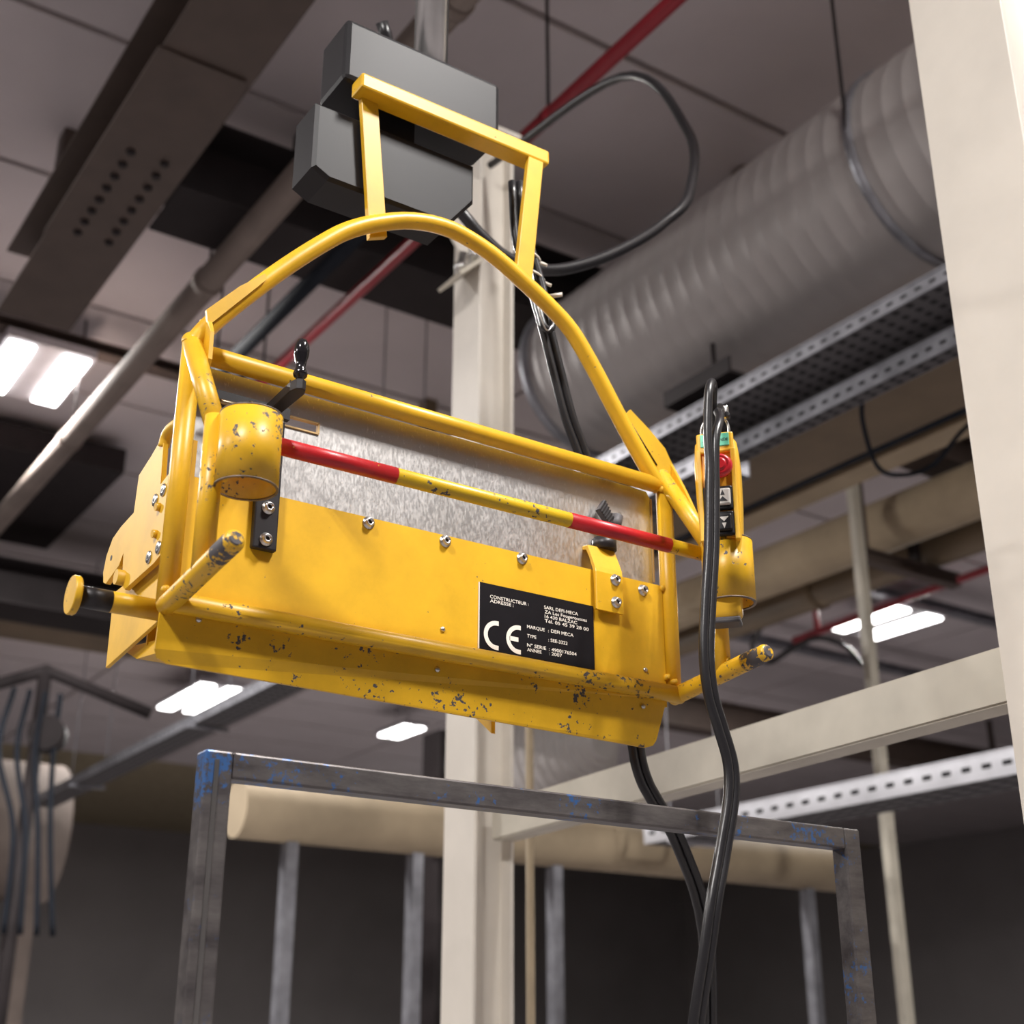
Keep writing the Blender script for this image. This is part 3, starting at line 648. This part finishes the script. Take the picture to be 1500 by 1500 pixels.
# left end: hooked side plate, end plate, peg
sx0, sx1 = .571, .579
sp_poly = [(1.692, 2.240), (1.690, 2.362), (1.742, 2.352), (1.748, 2.424), (1.772, 2.428), (1.797, 2.418), (1.846, 2.405), (1.849, 2.345), (1.905, 2.341), (1.940, 2.334), (1.962, 2.312), (1.969, 2.286), (1.962, 2.268), (1.948, 2.262), (1.893, 2.275), (1.877, 2.292), (1.872, 2.262), (1.862, 2.233), (1.852, 2.226), (1.735, 2.232)]
sp = part('side_plate', prism(NB(), sp_poly, 'x', sx0, sx1, .0008), 'yel_clean', G, 'hook-shaped yellow side plate')
part('lug_loop', tube(NB(), spline([(.575, 1.757, 2.418), (.575, 1.750, 2.432), (.575, 1.732, 2.437), (.575, 1.694, 2.434)], 4), .0085, 12), 'yel_clean', G)
part('lug_plate', prism(NB(), [(1.692, 2.30), (1.74, 2.30), (1.74, 2.41), (1.692, 2.41)], 'x', .596, .602), 'yel', G)
fs = NB(); lathe(fs, [(.0095, 0), (.0095, .0012), (.0085, .0025), (.004, .0027)], 18); bmesh.ops.rotate(fs, verts=fs.verts[:], cent=(0, 0, 0), matrix=Matrix.Rotation(R(-90), 3, 'Y')); fs = mesh_of(fs, 'screw', 'steel')
hx = NB(); lathe(hx, [(.0032, 0), (.0032, .0003)], 6); bmesh.ops.rotate(hx, verts=hx.verts[:], cent=(0, 0, 0), matrix=Matrix.Rotation(R(-90), 3, 'Y')); hx = mesh_of(hx, 'hex_socket', 'ink')
for y, z in ((1.724, 2.338), (1.755, 2.333), (1.719, 2.250), (1.756, 2.247)):
    o = inst('screw', fs, sp, (sx0, y, z)); h = bpy.data.objects.new('hex_socket', hx); COL.objects.link(h); h.parent = o; h.location = (-.0027, 0, 0)
for y, z in ((1.735, 2.316), (1.737, 2.276)):
    bm = tube(NB(), [(sx0 + .002, y, z), (sx0 - .006, y, z - .001)], .006, 12); part('stop_pin', bm, 'yel', sp)
part('pin_hole', tube(NB(), [(sx0 - .0004, 1.935, 2.300), (sx0 + .002, 1.935, 2.300)], .0045, 12), 'ink', sp)
part('end_plate', prism(NB(), [(1.700, 2.152), (1.943, 2.132), (1.947, 2.250), (1.70, 2.250)], 'x', .584, .590, .0008), 'yel_clean', G)
part('end_bar', box(NB(), .590, .66, 1.70, 1.86, 2.222, 2.246), 'yel_worn', G)
part('hook_pin', tube(NB(), [(.560, 1.866, 2.248), (.598, 1.866, 2.248)], .0115, 16), 'yel_clean', G)
pg = part('roller_peg', tube(NB(), [(.590, 1.716, 2.160), (.462, 1.716, 2.160)], .0145, 24), 'yel_worn', G)
part('worn_band', tube(NB(), [(.512, 1.716, 2.160), (.468, 1.716, 2.160)], .0148, 24), 'black_steel', pg, 'dark bare-metal wear band')
bm = NB(); tube(bm, [(.468, 1.716, 2.160), (.4655, 1.716, 2.160), (.464, 1.716, 2.160), (.460, 1.716, 2.160), (.458, 1.716, 2.160)], [.025, .0268, .026, .0268, .0255], 32)
part('peg_disc', bm, 'yel_worn', pg)
part('rear_flange', prism(NB(), [(1.763, 2.114), (1.845, 2.125), (1.92, 2.158), (1.768, 2.134)], 'x', .597, 1.22), 'yel', G)
part('rear_plate', box(NB(), .595, 1.43, 1.80, 1.805, 2.135, 2.34), 'yel', G)
part('end_plate', prism(NB(), [(1.700, 2.152), (1.80, 2.144), (1.80, 2.250), (1.70, 2.250)], 'x', 1.425, 1.431), 'yel', G)
part('lug', prism(NB(), [(1.90, 2.17), (1.90, 2.108), (1.985, 2.17)], 'x', 1.238, 1.246), 'yel', G)
part('lug_arm', box(NB(), 1.234, 1.250, 1.805, 1.91, 2.15, 2.2), 'yel', G)
# hanger strap rising from the arch
part('hanger_strap', prism(NB(), [(1.136, 2.862), (1.168, 2.848), (1.196, 3.12), (1.164, 3.12)], 'y', YP - .006, YP + .006, .001), 'yel', G)
part('hanger_strap', prism(NB(), [(.862, 2.848), (.894, 2.862), (.866, 3.12), (.834, 3.12)], 'y', YP + .020, YP + .032, .001), 'yel', G)
part('hanger_plate', box(NB(), .82, 1.21, YP - .006, YP + .034, 3.12, 3.15, .004), 'yel', G)

# hoist above, with the mast that carries everything
t = thing('hoist_unit', (1.0, 1.76, 2.945), 'black hoist body hanging above the yellow arch', 'hoist')
part('body', prism(NB(), [(.76, 2.96), (.79, 2.945), (1.026, 2.945), (1.075, 3.01), (1.075, 3.09), (.76, 3.09)], 'y', 1.715, 1.80, .006), 'black', t)
part('yoke', box(NB(), .80, 1.12, 1.70, 1.80, 3.15, 3.28, .01), 'black', t)
part('mast', tube(NB(), [(1.0, 1.755, 3.28), (1.0, 1.755, ZC - .05)], .032, 20), 'steel', t)
part('neck', box(NB(), .88, .96, 1.735, 1.81, 3.09, 3.15), 'black', t)

# hoses behind the arch
YH = 1.765
hose_pts = [(1.190, YH, 3.13), (1.197, YH, 3.011), (1.214, YH, 2.965), (1.232, YH, 2.913), (1.247, YH, 2.867), (1.257, YH, 2.835), (1.279, YH, 2.757), (1.305, YH, 2.668), (1.334, YH, 2.601), (1.362, YH, 2.521), (1.385, YH + .01, 2.40), (1.41, YH + .02, 2.25), (1.447, YH + .02, 2.109), (1.456, YH + .02, 2.062), (1.469, YH + .02, 2.029), (1.488, YH + .02, 2.002), (1.55, YH + .03, 1.93), (1.66, YH + .1, 1.80), (1.74, YH + .2, 1.55)]
H_ = thing('hose_bundle', (1.3, YH, 2.6), 'pair of black hoses tied behind the yellow arch', 'hose')
for k in (0, 1):
    part('hose', tube(NB(), spline([(x + k * .0145, y - k * .004, z + k * .002) for x, y, z in hose_pts], 5), .0078, 12), 'rubber', H_)
loop = [(1.222, YH - .012, 3.00), (1.242, YH - .016, 2.93), (1.252, YH - .02, 2.88), (1.262, YH - .024, 2.845), (1.257, YH - .026, 2.822), (1.243, YH - .026, 2.822), (1.238, YH - .022, 2.845), (1.232, YH - .014, 2.89), (1.205, YH - .010, 2.98)]
part('hose_loop', tube(NB(), spline(loop, 6), .0068, 12), 'rubber', H_)
def ring(p, r, th, mat, parent, name, tilt=0.3):
    bm = NB(); pts = [(p[0] + r * math.cos(a), p[1] + r * .8 * math.sin(a), p[2] + r * tilt * math.cos(a + .4)) for a in [2 * math.pi * k / 18 for k in range(19)]]
    tube(bm, pts, th, 8, False); return part(name, bm, mat, parent)
for x, z in ((1.219, 2.975), (1.228, 2.935), (1.246, 2.895)):
    tr = ring((x + .006, YH - .005, z), .021, .0022, 'tie', H_, 'cable_tie', -.35)
    part('tie_tail', tube(NB(), [(x + .024, YH - .015, z - .012), (x + .034, YH - .022, z - .018)], .0035, 6), 'tie', tr)
part('tie_tail', tube(NB(), [(1.252, YH - .022, 2.89), (1.274, YH - .04, 2.893)], .0045, 6), 'tie', H_)
part('wire_hook', tube(NB(), spline([(1.212, YH - .03, 2.935), (1.222, YH - .034, 2.86), (1.232, YH - .036, 2.822), (1.243, YH - .036, 2.81), (1.254, YH - .034, 2.825)], 6), .0014, 6), 'steel', H_)
cable('power_cable', [(1.02, 2.0, 3.60), (1.14, 2.06, 3.43), (1.256, 2.1, 3.320), (1.308, 2.1, 3.268), (1.353, 2.1, 3.238), (1.406, 2.1, 3.217), (1.507, 2.1, 3.222), (1.622, 2.1, 3.280), (1.746, 2.1, 3.372), (1.856, 2.1, 3.475), (1.95, 2.1, 3.60), (2.05, 2.2, 3.9), (2.08, 2.5, 4.3), (2.10, 3.25, 4.45)], .0135, 'rubber', 'black cable sagging in an arc beside the cream bracketed column')

# ------------------------------------------------------------------ control pendant in the right holder cup
P_ = thing('control_pendant', (1.4205, 1.4995, 2.235), 'yellow control pendant with red stop button standing in the holder cup', 'pendant', rotz=R(-48))
# local: x to the right of its face, -y outward, z up from 0
def pl_(name, bm, mat, parent=None, label=None): return part(name, bm, mat, parent or P_, label, local=True)
body = []
for z, a, d0, d1 in ((0, .018, -.013, .018), (.012, .024, -.018, .023), (.05, .026, -.020, .024), (.13, .033, -.024, .025), (.2, .036, -.026, .026), (.262, .037, -.026, .026), (.300, .034, -.025, .024), (.316, .025, -.020, .020), (.321, .018, -.014, .014)):
    body.append((z, a, (d1 - d0) / 2, (d0 + d1) / 2))
bm = NB(); rings = []
for z, a, b_, cy in body: rings.append([bm.verts.new((x, y, z)) for x, y in rot_rect(0, cy, a, b_)])
n = len(rings[0])
for A, B in zip(rings, rings[1:]):
    for i in range(n):
        f = bm.faces.new((A[i], A[(i + 1) % n], B[(i + 1) % n], B[i])); f.smooth = True
bm.faces.new(list(reversed(rings[0]))); bm.faces.new(rings[-1])
pb = pl_('body', bm, 'yel_plastic')
for s in (-1, 1): pl_('face_rail', box(NB(), s * .0275 - .004, s * .0275 + .004, -.034, -.022, .125, .284, .0015), 'yel_plastic')
pl_('face_head', box(NB(), -.030, .030, -.033, -.020, .278, .314, .003), 'yel_plastic')
pl_('face_recess', box(NB(), -.0236, .0236, -.0275, -.02, .13, .279), 'yel_plastic_deep')
lb = pl_('label_plate', box(NB(), -.0235, .0235, -.0345, -.032, .2885, .3115, .001), 'green_lbl', None, 'green label')
def pend_text(s, x0, x1, z, cap):
    me = text_mesh(s, x1 - x0, cap, 'ink'); o = bpy.data.objects.new('lettering', me); COL.objects.link(o); o.parent = lb
    o.rotation_euler = (R(90), 0, 0); o.location = (x0, -.0349, z)
pend_text('LINDE', .0030, .0222, .2970, .0052); pend_text('.', -.0195, -.0180, .2970, .0052)
def knob(prof, loc, n=28):
    bm = lathe(NB(), prof, n); bmesh.ops.rotate(bm, verts=bm.verts[:], cent=(0, 0, 0), matrix=Matrix.Rotation(R(90), 3, 'X')); bmesh.ops.translate(bm, verts=bm.verts[:], vec=loc); return bm
es = pl_('stop_button', knob([(.012, 0), (.012, .010), (.0195, .012), (.0205, .018), (.0185, .024), (.0135, .0265), (.0128, .0255), (.0115, .0255), (.0110, .0275), (.004, .0285)], (.007, -.026, .249)), 'red_btn', None, 'red mushroom stop button')
pl_('button_mark', knob([(.0085, 0), (.0085, .0006)], (.007, -.0542, .249), 20), 'red_btn', es)
for zc_, bmat, amat in ((.197, 'grey_btn', 'ink'), (.153, 'black', 'grey_btn')):
    hs = pl_('button_housing', box(NB(), -.0235, .0235, -.036, -.026, zc_ - .0205, zc_ + .0205, .003), 'black')
    bt = pl_('push_button', box(NB(), -.0105, .0205, -.041, -.034, zc_ - .0145, zc_ + .0145, .003), bmat)
    up = 1 if zc_ > .18 else -1
    for (w0, z0, z1) in ((.0035, .002, .0115), (.0075, -.0085, -.0005)):
        if up < 0: w0, z0, z1 = (.0075, .0085, .0005) if w0 < .005 else (.0035, -.0020, -.0115)
        tri = [(.008 - w0, zc_ + z0), (.008 + w0, zc_ + z0), (.008, zc_ + z1)]
        pl_('arrow_mark', prism(NB(), tri, 'y', -.0414, -.0408), amat, bt)
pl_('bottom_plug', box(NB(), -.022, .022, -.016, .020, -.006, .004, .003), 'tray_dark')
pl_('wire_bail', tube(NB(), spline([(-.022, 0, .312), (-.024, 0, .335), (-.016, 0, .352), (0, 0, .358), (.016, 0, .352), (.022, 0, .335), (.021, 0, .312)], 5), .0022, 8), 'steel')
pl_('wire_bail', tube(NB(), spline([(-.012, .004, .316), (-.013, .004, .335), (-.004, .004, .362), (.012, .004, .368)], 5), .0018, 8), 'steel')
pl_('cable_clamp', box(NB(), .006, .024, -.014, -.002, .348, .372, .003), 'steel')
pl_('cable_clamp', tube(NB(), [(.010, -.02, .366), (.012, .004, .366)], .007, 10), 'steel')
pl_('clamp_screw', tube(NB(), [(.022, -.02, .352), (.022, -.004, .352)], .0045, 8), 'black_steel')
# its cable: a doubled cord over the top and down in front
YC = 1.43
c1 = [(1.418, 1.50, 2.555), (1.408, 1.49, 2.60), (1.388, 1.465, 2.622), (1.362, 1.44, 2.615), (1.346, YC, 2.592), (1.341, YC, 2.556), (1.337, YC, 2.507), (1.337, YC, 2.46), (1.333, YC, 2.413), (1.325, YC, 2.32), (1.312, YC, 2.23), (1.303, YC, 2.145), (1.308, YC, 2.084), (1.324, YC, 2.036), (1.338, YC, 1.988), (1.334, YC, 1.937), (1.312, YC, 1.861), (1.28, YC, 1.75), (1.27, YC + .05, 1.5), (1.30, YC + .1, 1.0), (1.36, YC + .12, .5), (1.40, YC + .05, .02)]
c2 = [(1.408, 1.478, 2.590), (1.392, 1.458, 2.570), (1.370, YC + .006, 2.545), (1.354, YC, 2.511), (1.349, YC, 2.461), (1.346, YC, 2.413), (1.338, YC, 2.32), (1.325, YC, 2.23), (1.315, YC, 2.145), (1.3195, YC, 2.086), (1.335, YC, 2.038), (1.3495, YC, 1.988), (1.3455, YC, 1.935), (1.323, YC, 1.858), (1.291, YC, 1.748), (1.281, YC + .05, 1.5), (1.311, YC + .1, 1.0), (1.371, YC + .12, .5), (1.41, YC + .05, .02)]
K = thing('pendant_cable', (1.40, YC + .05, 0.01), 'doubled black cord hanging in front of the yellow control pendant', 'cable')
part('cord', tube(NB(), spline(c1, 6), .0073, 14), 'rubber', K); part('cord', tube(NB(), spline(c2, 6), .0073, 14), 'rubber', K)
